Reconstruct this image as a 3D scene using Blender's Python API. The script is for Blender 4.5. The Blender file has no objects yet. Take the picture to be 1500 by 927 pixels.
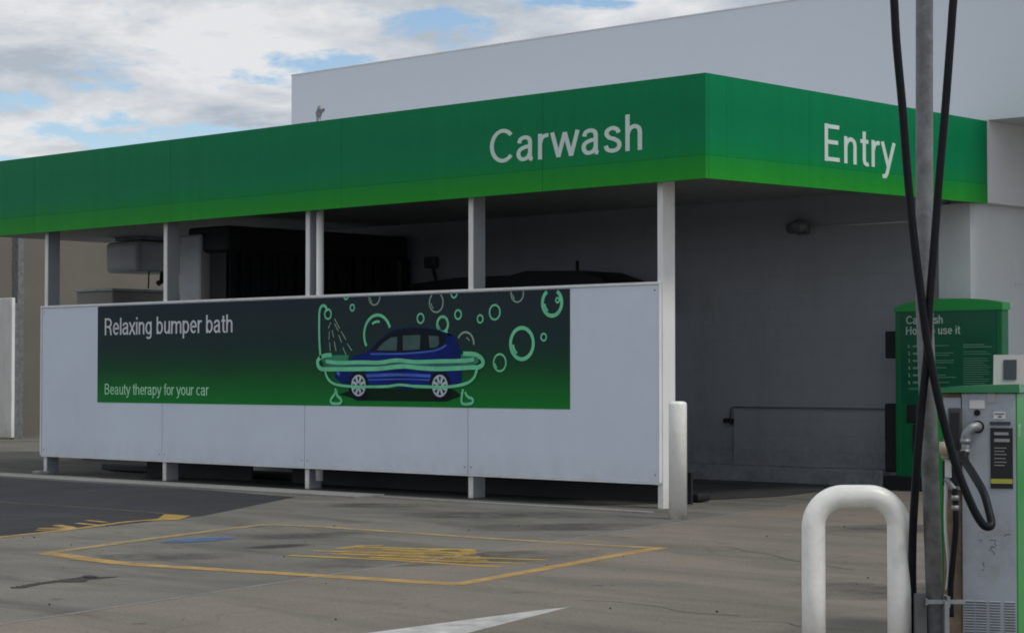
import bpy, bmesh, math, random
from mathutils import Vector, Matrix
random.seed(7)
R = math.radians
scene = bpy.context.scene
COL = scene.collection

# ------------------------------------------------------------------ materials
MATS = {}
def mat(name, color, rough=0.6, metal=0.0, var=0.12, scale=3.0, bump=0.0, bscale=60.0,
        dirt=None, dirt_amt=0.0, dirt_scale=1.5, spec=0.5, coat=0.0, stretch=(1, 1, 1)):
    if name in MATS: return MATS[name]
    m = bpy.data.materials.new(name); m.use_nodes = True
    nt = m.node_tree; N = nt.nodes; L = nt.links
    b = N['Principled BSDF']
    b.inputs['Roughness'].default_value = rough
    b.inputs['Metallic'].default_value = metal
    b.inputs['Specular IOR Level'].default_value = spec
    b.inputs['Coat Weight'].default_value = coat
    geo = N.new('ShaderNodeNewGeometry')
    mp = N.new('ShaderNodeMapping'); mp.inputs['Scale'].default_value = stretch
    L.new(geo.outputs['Position'], mp.inputs['Vector'])
    n1 = N.new('ShaderNodeTexNoise'); n1.inputs['Scale'].default_value = scale
    n1.inputs['Detail'].default_value = 6; n1.inputs['Roughness'].default_value = 0.62
    L.new(mp.outputs[0], n1.inputs['Vector'])
    r1 = N.new('ShaderNodeMapRange')
    r1.inputs['From Min'].default_value = 0.3; r1.inputs['From Max'].default_value = 0.7
    r1.inputs['To Min'].default_value = 1 - var; r1.inputs['To Max'].default_value = 1 + var
    L.new(n1.outputs['Fac'], r1.inputs['Value'])
    mul = N.new('ShaderNodeVectorMath'); mul.operation = 'SCALE'
    mul.inputs[0].default_value = color[:3]
    L.new(r1.outputs[0], mul.inputs['Scale'])
    out = mul.outputs[0]
    if dirt:
        n2 = N.new('ShaderNodeTexNoise'); n2.inputs['Scale'].default_value = dirt_scale
        n2.inputs['Detail'].default_value = 8; n2.inputs['Roughness'].default_value = 0.7
        L.new(mp.outputs[0], n2.inputs['Vector'])
        r2 = N.new('ShaderNodeMapRange'); r2.inputs['From Min'].default_value = 0.48
        r2.inputs['From Max'].default_value = 0.72; r2.inputs['To Max'].default_value = dirt_amt
        L.new(n2.outputs['Fac'], r2.inputs['Value'])
        mx = N.new('ShaderNodeMix'); mx.data_type = 'RGBA'
        L.new(r2.outputs[0], mx.inputs['Factor']); L.new(out, mx.inputs['A'])
        mx.inputs['B'].default_value = (*dirt, 1)
        out = mx.outputs['Result']
    L.new(out, b.inputs['Base Color'])
    rr = N.new('ShaderNodeMapRange'); rr.inputs['To Min'].default_value = max(0, rough - 0.08)
    rr.inputs['To Max'].default_value = min(1, rough + 0.1)
    L.new(n1.outputs['Fac'], rr.inputs['Value']); L.new(rr.outputs[0], b.inputs['Roughness'])
    if bump:
        n3 = N.new('ShaderNodeTexNoise'); n3.inputs['Scale'].default_value = bscale
        n3.inputs['Detail'].default_value = 4
        L.new(geo.outputs['Position'], n3.inputs['Vector'])
        bp = N.new('ShaderNodeBump'); bp.inputs['Strength'].default_value = bump
        bp.inputs['Distance'].default_value = 0.01
        L.new(n3.outputs['Fac'], bp.inputs['Height']); L.new(bp.outputs[0], b.inputs['Normal'])
    MATS[name] = m
    return m

WHITE = mat('white_panel', (0.66, 0.725, 0.83), 0.42, var=0.03, scale=0.8, dirt=(0.46, 0.49, 0.54), dirt_amt=0.18, dirt_scale=0.9, stretch=(1, 1, 0.6))
WHITEM = mat('white_painted_metal', (0.82, 0.82, 0.81), 0.4, var=0.05, dirt=(0.42, 0.40, 0.37), dirt_amt=0.35, dirt_scale=4, stretch=(1, 1, 0.3))
def splash(m, z0, z1, col, amt):
    """dried splash dirt thrown up from the ground: stays put whatever the light"""
    nt = m.node_tree; N = nt.nodes; L = nt.links; b = N['Principled BSDF']; src = b.inputs['Base Color'].links[0].from_socket
    g = N.new('ShaderNodeNewGeometry'); sp = N.new('ShaderNodeSeparateXYZ'); L.new(g.outputs['Position'], sp.inputs[0])
    r = N.new('ShaderNodeMapRange'); r.inputs['From Min'].default_value = z0; r.inputs['From Max'].default_value = z1
    r.inputs['To Min'].default_value = amt; r.inputs['To Max'].default_value = 0; L.new(sp.outputs['Z'], r.inputs['Value'])
    n = N.new('ShaderNodeTexNoise'); n.inputs['Scale'].default_value = 6; n.inputs['Detail'].default_value = 9; n.inputs['Roughness'].default_value = .75
    L.new(g.outputs['Position'], n.inputs['Vector'])
    q = N.new('ShaderNodeMapRange'); q.inputs['From Min'].default_value = .35; q.inputs['From Max'].default_value = .68; L.new(n.outputs['Fac'], q.inputs['Value'])
    k = N.new('ShaderNodeMath'); k.operation = 'MULTIPLY'; L.new(r.outputs[0], k.inputs[0]); L.new(q.outputs[0], k.inputs[1])
    x = N.new('ShaderNodeMix'); x.data_type = 'RGBA'; L.new(k.outputs[0], x.inputs['Factor']); L.new(src, x.inputs['A']); x.inputs['B'].default_value = (*col, 1)
    L.new(x.outputs['Result'], b.inputs['Base Color'])
splash(WHITE, .24, .55, (.36, .34, .30), .28)
RENDER = mat('pale_wall_render', (0.78, 0.82, 0.86), 0.75, var=0.04, scale=1.2, bump=0.15, bscale=40, dirt=(0.42, 0.43, 0.45), dirt_amt=0.3, dirt_scale=0.7, stretch=(1, 1, 0.3))
BIGWALL = mat('pale_metal_cladding', (0.68, 0.735, 0.80), 0.55, var=0.025, scale=0.4, dirt=(0.55, 0.58, 0.62), dirt_amt=0.2, dirt_scale=0.4)
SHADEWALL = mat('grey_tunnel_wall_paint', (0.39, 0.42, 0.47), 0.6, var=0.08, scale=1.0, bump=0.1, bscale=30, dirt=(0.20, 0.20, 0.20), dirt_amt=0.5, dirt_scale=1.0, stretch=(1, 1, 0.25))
BEIGE = mat('beige_wall_render', (0.165, 0.15, 0.127), 0.85, var=0.08, scale=0.7, bump=0.2, dirt=(0.12, 0.108, 0.09), dirt_amt=0.4, dirt_scale=0.5)
CEIL = mat('pale_ceiling_sheet', (0.38, 0.39, 0.40), 0.7, var=0.15)
def sign_mat(name, stops):
    """sign vinyl printed with a vertical colour blend (part of the livery)"""
    m = bpy.data.materials.new(name); m.use_nodes = True; N = m.node_tree.nodes; L = m.node_tree.links; b = N['Principled BSDF']
    b.inputs['Roughness'].default_value = 0.45; b.inputs['Specular IOR Level'].default_value = 0.12
    g = N.new('ShaderNodeNewGeometry'); sp = N.new('ShaderNodeSeparateXYZ'); L.new(g.outputs['Position'], sp.inputs[0])
    r = N.new('ShaderNodeMapRange'); r.inputs['From Min'].default_value = 3.30; r.inputs['From Max'].default_value = 4.36
    n = N.new('ShaderNodeTexNoise'); n.inputs['Scale'].default_value = 0.6; n.inputs['Detail'].default_value = 5
    L.new(g.outputs['Position'], n.inputs['Vector'])
    q = N.new('ShaderNodeMath'); q.operation = 'MULTIPLY_ADD'; q.inputs[1].default_value = .16; L.new(n.outputs['Fac'], q.inputs[0])
    L.new(sp.outputs['Z'], r.inputs['Value']); L.new(r.outputs[0], q.inputs[2])
    c = N.new('ShaderNodeValToRGB'); L.new(q.outputs[0], c.inputs[0]); e = c.color_ramp.elements
    e[0].position, e[0].color = stops[0][0], (*stops[0][1], 1); e[1].position, e[1].color = stops[-1][0], (*stops[-1][1], 1)
    for p, col in stops[1:-1]: x = e.new(p); x.color = (*col, 1)
    mp = N.new('ShaderNodeMapping'); mp.inputs['Scale'].default_value = (3, 3, .25); L.new(g.outputs['Position'], mp.inputs['Vector'])
    n2 = N.new('ShaderNodeTexNoise'); n2.inputs['Scale'].default_value = 2.0; n2.inputs['Detail'].default_value = 7; L.new(mp.outputs[0], n2.inputs['Vector'])
    rr = N.new('ShaderNodeMapRange'); rr.inputs['From Min'].default_value = .3; rr.inputs['From Max'].default_value = .7; rr.inputs['To Min'].default_value = .95; rr.inputs['To Max'].default_value = 1.05
    L.new(n2.outputs['Fac'], rr.inputs['Value']); v = N.new('ShaderNodeVectorMath'); v.operation = 'SCALE'
    L.new(c.outputs[0], v.inputs[0]); L.new(rr.outputs[0], v.inputs['Scale']); L.new(v.outputs[0], b.inputs['Base Color'])
    return m
GREEN = sign_mat('green_sign_face', ((.30, (.002, .235, .052)), (.46, (.001, .215, .078)), (.75, (0, .20, .078)), (1.0, (0, .215, .080))))
LGREEN = sign_mat('light_green_sign_band', ((.05, (.022, .31, .026)), (.20, (.014, .275, .030)), (.34, (.006, .25, .045))))
LETTER = mat('pale_lettering', (0.62, 0.76, 0.70), 0.5, var=0.05)
PRINTTXT = mat('print_lettering', (0.66, 0.68, 0.72), 0.5, var=0.05)
PRINTTXT2 = mat('print_lettering_green', (0.42, 0.78, 0.52), 0.5, var=0.05)
NEON = mat('printed_pale_green', (0.19, 0.66, 0.37), 0.5, var=0.15, scale=6, spec=0.08)
NEOND = mat('printed_dim_green', (0.13, 0.30, 0.22), 0.5, var=0.15, scale=6, spec=0.08)
SPRAY = mat('printed_grey_green', (0.30, 0.42, 0.34), 0.5, var=0.15, scale=6, spec=0.08)
PBLUE = mat('printed_blue', (0.006, 0.02, 0.17), 0.5, var=0.5, scale=2.0, spec=.1)
PBLUEL = mat('printed_light_blue', (0.07, 0.14, 0.55), 0.4, var=0.3, scale=2.5, spec=0.08)
PDARK = mat('printed_dark', (0.008, 0.014, 0.024), 0.4, var=0.3, spec=0.08)
PGLASS = mat('printed_window_grey', (0.07, 0.13, 0.12), 0.4, var=0.2, spec=0.08)
PWHEEL = mat('printed_silver', (0.50, 0.58, 0.62), 0.5, var=0.1, spec=0.08)
BLACK = mat('black_rubber', (0.006, 0.007, 0.010), 0.5, var=0.3, scale=20, dirt=(0.014, 0.016, 0.02), dirt_amt=0.4, dirt_scale=12, spec=0.2)
WEBSHADE = mat('shade_grey_channel', (0.30, 0.325, 0.36), 0.5, var=0.1, dirt=(0.2, 0.2, 0.2), dirt_amt=0.4, dirt_scale=3)  # post web colour darkened to imitate the shade under the roof
BLACKM = mat('black_machine_paint', (0.009, 0.011, 0.014), 0.6, var=0.3)
BRUSH = mat('dark_brush_fabric', (0.008, 0.010, 0.015), 0.95, var=0.4, scale=20)
GALV = mat('galvanised_steel', (0.21, 0.225, 0.235), 0.55, metal=0.35, var=0.28, scale=14, bump=0.2, bscale=50, dirt=(0.09, 0.085, 0.075), dirt_amt=0.7, dirt_scale=9)
UWHITE = mat('white_bollard_paint', (0.86, 0.86, 0.83), 0.36, var=0.03, scale=5, bump=0.15, bscale=40, dirt=(0.50, 0.47, 0.41), dirt_amt=0.25, dirt_scale=16)
PGREY = mat('grey_pump_panel', (0.36, 0.40, 0.45), 0.45, metal=0.15, var=0.08, scale=3, dirt=(0.15, 0.145, 0.13), dirt_amt=0.45, dirt_scale=4)
PGREEN = mat('green_pump_panel', (0.004, 0.33, 0.05), 0.3, var=0.06)
KGREEN = mat('green_kiosk_case', (0.002, 0.155, 0.055), 0.35, var=0.12)
KDARK = mat('dark_green_poster', (0.002, 0.115, 0.055), 0.3, var=0.12)
KTXT = mat('kiosk_print', (0.55, 0.72, 0.65), 0.5, var=0.1)
TAN = mat('rusty_tan_panel', (0.20, 0.15, 0.10), 0.7, var=0.35, scale=14)
BEIGEP = mat('aged_plastic', (0.36, 0.33, 0.23), 0.5, var=0.15, scale=20)
CHROME = mat('worn_metal_fitting', (0.27, 0.29, 0.31), 0.5, metal=0.5, var=0.2, scale=25)
STICK = mat('white_sticker', (0.62, 0.63, 0.66), 0.5, var=0.05)
YLAB = mat('yellow_label_band', (0.42, 0.42, 0.07), 0.5, var=0.1)
SCREEN = mat('dark_screen', (0.03, 0.04, 0.05), 0.2, var=0.1)
TERM = mat('grey_terminal_plastic', (0.46, 0.45, 0.44), 0.5, var=0.08)
TANKM = mat('white_tank_plastic', (0.55, 0.58, 0.61), 0.5, var=0.08, dirt=(0.2, 0.2, 0.19), dirt_amt=0.5, dirt_scale=3)
PAINT_Y = None

splash(UWHITE, 0.0, .16, (.22, .19, .15), .7)
def coursing(m, h, amt):
    nt = m.node_tree; N = nt.nodes; L = nt.links; b = N['Principled BSDF']; src = b.inputs['Base Color'].links[0].from_socket
    g = N.new('ShaderNodeNewGeometry'); sp = N.new('ShaderNodeSeparateXYZ'); L.new(g.outputs['Position'], sp.inputs[0])
    c = N.new('ShaderNodeCombineXYZ'); L.new(sp.outputs['X'], c.inputs['X']); L.new(sp.outputs['Z'], c.inputs['Y'])
    k = N.new('ShaderNodeTexBrick'); k.inputs['Scale'].default_value = 1.0; k.inputs['Brick Width'].default_value = h * 2; k.inputs['Row Height'].default_value = h
    k.inputs['Mortar Size'].default_value = .008; k.inputs['Color1'].default_value = (1, 1, 1, 1); k.inputs['Color2'].default_value = (.975, .975, .975, 1)
    k.inputs['Mortar'].default_value = (amt, amt, amt, 1); L.new(c.outputs[0], k.inputs['Vector'])
    x = N.new('ShaderNodeMix'); x.data_type = 'RGBA'; x.blend_type = 'MULTIPLY'; x.inputs['Factor'].default_value = 1
    L.new(src, x.inputs['A']); L.new(k.outputs['Color'], x.inputs['B']); L.new(x.outputs['Result'], b.inputs['Base Color'])
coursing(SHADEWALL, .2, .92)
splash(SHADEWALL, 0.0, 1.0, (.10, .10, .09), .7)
splash(WHITEM, 0.0, .4, (.30, .27, .23), .7)
def ground_mat(name, c1, c2, c3, streak=True, rough=0.85, crack=0.0, big=0.35):
    """layered concrete: broad blotches, fine aggregate, dark stains, hairline cracks"""
    m = bpy.data.materials.new(name); m.use_nodes = True
    nt = m.node_tree; N = nt.nodes; L = nt.links
    b = N['Principled BSDF']; b.inputs['Specular IOR Level'].default_value = 0.3
    geo = N.new('ShaderNodeNewGeometry')
    def noise(sc, det=6, ro=0.6, vec=None, dist=0.0):
        n = N.new('ShaderNodeTexNoise'); n.inputs['Scale'].default_value = sc
        n.inputs['Detail'].default_value = det; n.inputs['Roughness'].default_value = ro
        n.inputs['Distortion'].default_value = dist
        L.new(vec or geo.outputs['Position'], n.inputs['Vector']); return n.outputs['Fac']
    def rng(v, a, bb, c, d):
        r = N.new('ShaderNodeMapRange'); r.inputs['From Min'].default_value = a
        r.inputs['From Max'].default_value = bb; r.inputs['To Min'].default_value = c
        r.inputs['To Max'].default_value = d; L.new(v, r.inputs['Value']); return r.outputs[0]
    def mix(f, a, bb):
        x = N.new('ShaderNodeMix'); x.data_type = 'RGBA'; L.new(f, x.inputs['Factor'])
        for s, v in (('A', a), ('B', bb)):
            if isinstance(v, tuple): x.inputs[s].default_value = (*v, 1)
            else: L.new(v, x.inputs[s])
        return x.outputs['Result']
    col = mix(rng(noise(big, 5), 0.35, 0.65, 0, 1), c1, c2)
    # tyre-polished streaks along the drive direction
    mp = N.new('ShaderNodeMapping'); mp.inputs['Scale'].default_value = (0.35, 1.6, 1)
    mp.inputs['Rotation'].default_value = (0, 0, R(12)); L.new(geo.outputs['Position'], mp.inputs['Vector'])
    if streak:
        col = mix(rng(noise(1.1, 7, 0.65, mp.outputs[0], 0.6), 0.46, 0.70, 0, 0.85), col, c3)
    col = mix(rng(noise(2.6, 9, 0.75), 0.56, 0.74, 0, 0.6), col, c3)
    # small oil spots
    vo = N.new('ShaderNodeTexVoronoi'); vo.inputs['Scale'].default_value = 1.5
    L.new(geo.outputs['Position'], vo.inputs['Vector'])
    col = mix(rng(vo.outputs['Distance'], 0.03, 0.10, 0.55, 0.0), col, (0.035, 0.033, 0.03))
    if crack:
        vc = N.new('ShaderNodeTexVoronoi'); vc.feature = 'DISTANCE_TO_EDGE'; vc.inputs['Scale'].default_value = 0.42
        nd = N.new('ShaderNodeTexNoise'); nd.inputs['Scale'].default_value = 1.4; nd.inputs['Detail'].default_value = 6
        L.new(geo.outputs['Position'], nd.inputs['Vector'])
        ad = N.new('ShaderNodeVectorMath'); ad.operation = 'ADD'
        L.new(geo.outputs['Position'], ad.inputs[0]); L.new(nd.outputs['Color'], ad.inputs[1])
        L.new(ad.outputs[0], vc.inputs['Vector'])
        col = mix(rng(vc.outputs['Distance'], 0.0, 0.006, crack, 0.0), col, (0.04, 0.037, 0.033))
    fine = rng(noise(55, 3, 0.8), 0.25, 0.75, 0.60, 1.40)
    s = N.new('ShaderNodeVectorMath'); s.operation = 'SCALE'; L.new(col, s.inputs[0]); L.new(fine, s.inputs['Scale'])
    L.new(s.outputs[0], b.inputs['Base Color'])
    L.new(rng(noise(1.5, 5), 0.3, 0.7, rough - 0.15, rough + 0.08), b.inputs['Roughness'])
    bp = N.new('ShaderNodeBump'); bp.inputs['Strength'].default_value = 0.35; bp.inputs['Distance'].default_value = 0.01
    L.new(noise(45, 5, 0.7), bp.inputs['Height']); L.new(bp.outputs[0], b.inputs['Normal'])
    return m
CONC = ground_mat('grey_concrete', (0.172, 0.163, 0.140), (0.122, 0.118, 0.105), (0.068, 0.066, 0.058), crack=0.35)
CONCB = ground_mat('brown_concrete', (0.200, 0.172, 0.140), (0.160, 0.143, 0.121), (0.108, 0.097, 0.083), crack=0.3)
ASPH = ground_mat('asphalt', (0.022, 0.024, 0.030), (0.034, 0.035, 0.041), (0.018, 0.019, 0.024), streak=False)
WETC = ground_mat('dark_wet_concrete', (0.045, 0.045, 0.045), (0.07, 0.068, 0.065), (0.02, 0.02, 0.02), rough=0.5)
KERBM = ground_mat('kerb_concrete', (0.27, 0.265, 0.25), (0.21, 0.205, 0.195), (0.13, 0.125, 0.115), streak=False)

def paint(name, color, worn=0.5, under=None, sc=5, radial=None):
    """road paint: worn through in patches and speckled, so that the concrete shows"""
    m = mat(name, color, 0.75, var=0.18, scale=7, bump=0.1, spec=0.2)
    nt = m.node_tree; N = nt.nodes; L = nt.links; b = N['Principled BSDF']
    g = N.new('ShaderNodeNewGeometry')
    def nz(scale, det, ro):
        n = N.new('ShaderNodeTexNoise'); n.inputs['Scale'].default_value = scale; n.inputs['Detail'].default_value = det
        n.inputs['Roughness'].default_value = ro; L.new(g.outputs['Position'], n.inputs['Vector']); return n.outputs['Fac']
    def rng(v, a, c, d, e):
        r = N.new('ShaderNodeMapRange'); r.inputs['From Min'].default_value = a; r.inputs['From Max'].default_value = c
        r.inputs['To Min'].default_value = d; r.inputs['To Max'].default_value = e; L.new(v, r.inputs['Value']); return r.outputs[0]
    a = rng(nz(sc, 9, .78), .38, .62, 1.0, 1.0 - worn)
    if radial:
        tc = N.new('ShaderNodeTexCoord'); v = N.new('ShaderNodeVectorMath'); v.operation = 'DISTANCE'
        v.inputs[1].default_value = (.5, .5, 0); mp = N.new('ShaderNodeMapping'); mp.inputs['Scale'].default_value = (1, 1, 0)
        L.new(tc.outputs['Generated'], mp.inputs['Vector']); L.new(mp.outputs[0], v.inputs[0])
        q = N.new('ShaderNodeMath'); q.operation = 'MULTIPLY'; L.new(a, q.inputs[0]); L.new(rng(v.outputs['Value'], radial, .5, 1, 0), q.inputs[1]); a = q.outputs[0]
    L.new(a, b.inputs['Alpha']); return m
PAINT_Y = paint('worn_yellow_paint', (0.42, 0.28, 0.10), 0.42, sc=3)
PAINT_YF = paint('faded_yellow_paint', (0.36, 0.265, 0.13), 0.55, sc=3)
PAINT_YB = paint('bright_yellow_paint', (0.40, 0.27, 0.07), 0.4, sc=2.5)
PAINT_YD = paint('faded_yellow_paint_on_asphalt', (0.15, 0.12, 0.07), 0.9, under=(0.05, 0.05, 0.05), sc=7)
PAINT_YG = paint('ghost_yellow_paint', (0.30, 0.21, 0.085), 1.0, sc=4)
PAINT_W = paint('worn_white_paint', (0.46, 0.46, 0.45), 0.3, sc=3)
PAINT_B = paint('worn_blue_paint', (0.07, 0.15, 0.30), 0.6, radial=.38)
STAIN = paint('dark_oil_stain', (0.05, 0.046, 0.048), 0.4, radial=.20)
SMUDGE = paint('faint_tyre_grime', (0.085, 0.083, 0.08), 0.97, sc=1.7, radial=.02)
DARKHOLE = mat('broken_dark_grout', (0.03, 0.028, 0.027), 0.9, var=0.5, scale=14, bump=0.5)
SEAM = mat('joint_filler', (0.22, 0.212, 0.195), 0.9, var=0.3, scale=6)
SEAMD = mat('dark_joint_filler', (0.05, 0.047, 0.042), 0.9, var=0.3, scale=6)
SOIL = mat('dry_grass_blades', (0.10, 0.11, 0.05), 0.9, var=0.3)

# mural gradient (a printed gradient: part of the poster artwork)
def mural_mat():
    m = bpy.data.materials.new('printed_green_gradient'); m.use_nodes = True
    N = m.node_tree.nodes; L = m.node_tree.links; b = N['Principled BSDF']; b.inputs['Specular IOR Level'].default_value = 0.1
    b.inputs['Roughness'].default_value = 0.5
    g = N.new('ShaderNodeNewGeometry'); s = N.new('ShaderNodeSeparateXYZ'); L.new(g.outputs['Position'], s.inputs[0])
    r = N.new('ShaderNodeMapRange'); r.inputs['From Min'].default_value = 0.99; r.inputs['From Max'].default_value = 2.27
    n = N.new('ShaderNodeTexNoise'); n.inputs['Scale'].default_value = 1.2; n.inputs['Detail'].default_value = 3
    L.new(g.outputs['Position'], n.inputs['Vector'])
    L.new(s.outputs['Z'], r.inputs['Value'])
    a = N.new('ShaderNodeMath'); a.operation = 'MULTIPLY_ADD'; a.inputs[1].default_value = 0.12; L.new(n.outputs['Fac'], a.inputs[0]); L.new(r.outputs[0], a.inputs[2])
    cr = N.new('ShaderNodeValToRGB'); L.new(a.outputs[0], cr.inputs[0])
    e = cr.color_ramp.elements; e[0].position = 0.05; e[0].color = (0.010, 0.22, 0.035, 1)
    e[1].position = 1.0; e[1].color = (0.023, 0.036, 0.045, 1)
    for p, c in ((0.22, (0.012, 0.155, 0.032, 1)), (0.42, (0.012, 0.075, 0.030, 1)), (0.62, (0.018, 0.042, 0.042, 1))):
        x = e.new(p); x.color = c
    L.new(cr.outputs[0], b.inputs['Base Color']); return m
MURAL = mural_mat()

# ------------------------------------------------------------------ geometry helpers
def link(o, parent=None):
    COL.objects.link(o)
    if parent: o.parent = parent
    return o
def tag(o, label=None, cat=None, group=None, kind=None):
    if label: o['label'] = label
    if cat: o['category'] = cat
    if group: o['group'] = group
    if kind: o['kind'] = kind
    return o
def empty(name, loc=(0, 0, 0), rz=0.0, label=None, cat=None, group=None):
    o = bpy.data.objects.new(name, None); o.location = loc; o.rotation_euler = (0, 0, rz)
    o.empty_display_size = 0.2
    link(o); tag(o, label, cat, group); return o
def off(o, root):
    """world position of a top-level root's ancestors, so parts can be given in world coordinates"""
    v = Vector((0, 0, 0))
    while root is not None:
        v += Vector(root.location); root = root.parent
    return v
class G:
    def __init__(s): s.bm = bmesh.new()
    def box(s, x0, x1, y0, y1, z0, z1, bev=0.0, seg=1):
        b = bmesh.new()
        bmesh.ops.create_cube(b, size=1.0)
        bmesh.ops.scale(b, vec=(abs(x1 - x0), abs(y1 - y0), abs(z1 - z0)), verts=b.verts)
        bmesh.ops.translate(b, vec=((x0 + x1) / 2, (y0 + y1) / 2, (z0 + z1) / 2), verts=b.verts)
        if bev: bmesh.ops.bevel(b, geom=list(b.edges), offset=bev, segments=seg, affect='EDGES', profile=0.5)
        s.merge(b); return s
    def merge(s, b):
        me = bpy.data.meshes.new('tmp'); b.to_mesh(me); b.free(); s.bm.from_mesh(me); bpy.data.meshes.remove(me)
    def prism(s, pts, d):
        """closed polygon (list of 3D points) pushed along vector d"""
        d = Vector(d); b = bmesh.new()
        a = [b.verts.new(p) for p in pts]; c = [b.verts.new(Vector(p) + d) for p in pts]
        b.faces.new(a); b.faces.new(list(reversed(c)))
        n = len(pts)
        for i in range(n): b.faces.new([a[i], c[i], c[(i + 1) % n], a[(i + 1) % n]])
        bmesh.ops.recalc_face_normals(b, faces=b.faces)
        bmesh.ops.triangulate(b, faces=[f for f in b.faces if len(f.verts) > 4])
        s.merge(b); return s
    def cyl(s, p0, p1, r0, r1=None, n=24):
        return s.tube([p0, p1], [r0, r0 if r1 is None else r1], n)
    def tube(s, pts, rad, n=14, cap=True):
        pts = [Vector(p) for p in pts]; b = bmesh.new()
        if not isinstance(rad, (list, tuple)): rad = [rad] * len(pts)
        up = None; rings = []
        for i, p in enumerate(pts):
            t = (pts[min(i + 1, len(pts) - 1)] - pts[max(i - 1, 0)]).normalized()
            if up is None:
                up = t.orthogonal().normalized()
            up = (up - t * up.dot(t)).normalized(); sd = t.cross(up)
            rings.append([b.verts.new(p + (up * math.cos(a) + sd * math.sin(a)) * rad[i]) for a in [2 * math.pi * k / n for k in range(n)]])
        for i in range(len(rings) - 1):
            for k in range(n):
                f = b.faces.new([rings[i][k], rings[i][(k + 1) % n], rings[i + 1][(k + 1) % n], rings[i + 1][k]]); f.smooth = True
        if cap: b.faces.new(list(reversed(rings[0]))); b.faces.new(rings[-1])
        bmesh.ops.recalc_face_normals(b, faces=b.faces)
        s.merge(b); return s
    def ring(s, c, r, w, plane='xz', t=0.001, n=40, rz=None):
        """flat annulus lying in the wall plane, facing -Y"""
        rz = rz or r; b = bmesh.new(); vo = []; vi = []
        for k in range(n):
            a = 2 * math.pi * k / n
            vo.append(b.verts.new((c[0] + r * math.cos(a), c[1], c[2] + rz * math.sin(a))))
            vi.append(b.verts.new((c[0] + (r - w) * math.cos(a), c[1], c[2] + (rz - w) * math.sin(a))))
        for k in range(n):
            f = b.faces.new([vo[k], vo[(k + 1) % n], vi[(k + 1) % n], vi[k]])
        s.merge(b); return s
    def line(s, pts, w, y):
        """flat brush stroke in the XZ plane at depth y"""
        P = smooth([Vector((p[0], 0, p[1])) for p in pts]) if len(pts) > 2 else [Vector((p[0], 0, p[1])) for p in pts]
        b = bmesh.new(); prev = None
        for i, p in enumerate(P):
            t = (P[min(i + 1, len(P) - 1)] - P[max(i - 1, 0)]).normalized(); nrm = Vector((-t.z, 0, t.x)) * w / 2
            cur = (b.verts.new((p.x + nrm.x, y, p.z + nrm.z)), b.verts.new((p.x - nrm.x, y, p.z - nrm.z)))
            if prev: b.faces.new([prev[0], prev[1], cur[1], cur[0]])
            prev = cur
        s.merge(b); return s
    def stripe(s, pts, w, z, taper=False):
        """painted line on the ground"""
        P = [Vector((p[0], p[1], 0)) for p in pts]; b = bmesh.new(); prev = None
        for i, p in enumerate(P):
            if i == 0: t = (P[1] - P[0]).normalized(); k = 1
            elif i == len(P) - 1: t = (P[-1] - P[-2]).normalized(); k = 1
            else:
                a = (P[i] - P[i - 1]).normalized(); c = (P[i + 1] - P[i]).normalized(); t = (a + c).normalized()
                k = min(1 / max(0.35, t.dot(a)), 2.2)
            nrm = Vector((-t.y, t.x, 0)) * w / 2 * k
            cur = (b.verts.new((p.x + nrm.x, p.y + nrm.y, z)), b.verts.new((p.x - nrm.x, p.y - nrm.y, z)))
            if prev: b.faces.new([prev[0], prev[1], cur[1], cur[0]])
            prev = cur
        bmesh.ops.recalc_face_normals(b, faces=b.faces)
        s.merge(b); return s
    def poly(s, pts):
        b = bmesh.new(); f = b.faces.new([b.verts.new(p) for p in pts]); bmesh.ops.triangulate(b, faces=[f]); s.merge(b); return s
    def disc(s, c, rx, ry, z, n=40, rot=0, rough=0):
        pts = []
        for k in range(n):
            a = 2 * math.pi * k / n; q = 1 + random.uniform(-rough, rough)
            x, y = rx * q * math.cos(a), ry * q * math.sin(a)
            pts.append((c[0] + x * math.cos(rot) - y * math.sin(rot), c[1] + x * math.sin(rot) + y * math.cos(rot), z))
        return s.poly(pts)
    def build(s, name, m, root=None, smooth_all=False, local=False):
        if root is not None and not local:
            bmesh.ops.translate(s.bm, vec=-off(None, root), verts=s.bm.verts)
        me = bpy.data.meshes.new(name); s.bm.to_mesh(me); s.bm.free()
        me.materials.append(m)
        if smooth_all:
            for p in me.polygons: p.use_smooth = True
        o = bpy.data.objects.new(name, me); link(o, root)
        return o
def smooth(P, k=6):
    P = [Vector(p) for p in P]; out = []
    for i in range(len(P) - 1):
        p0 = P[max(i - 1, 0)]; p1 = P[i]; p2 = P[i + 1]; p3 = P[min(i + 2, len(P) - 1)]
        for j in range(k):
            t = j / k
            out.append(0.5 * ((2 * p1) + (p2 - p0) * t + (2 * p0 - 5 * p1 + 4 * p2 - p3) * t * t + (3 * p1 - p0 - 3 * p2 + p3) * t ** 3))
    out.append(P[-1]); return out
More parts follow.
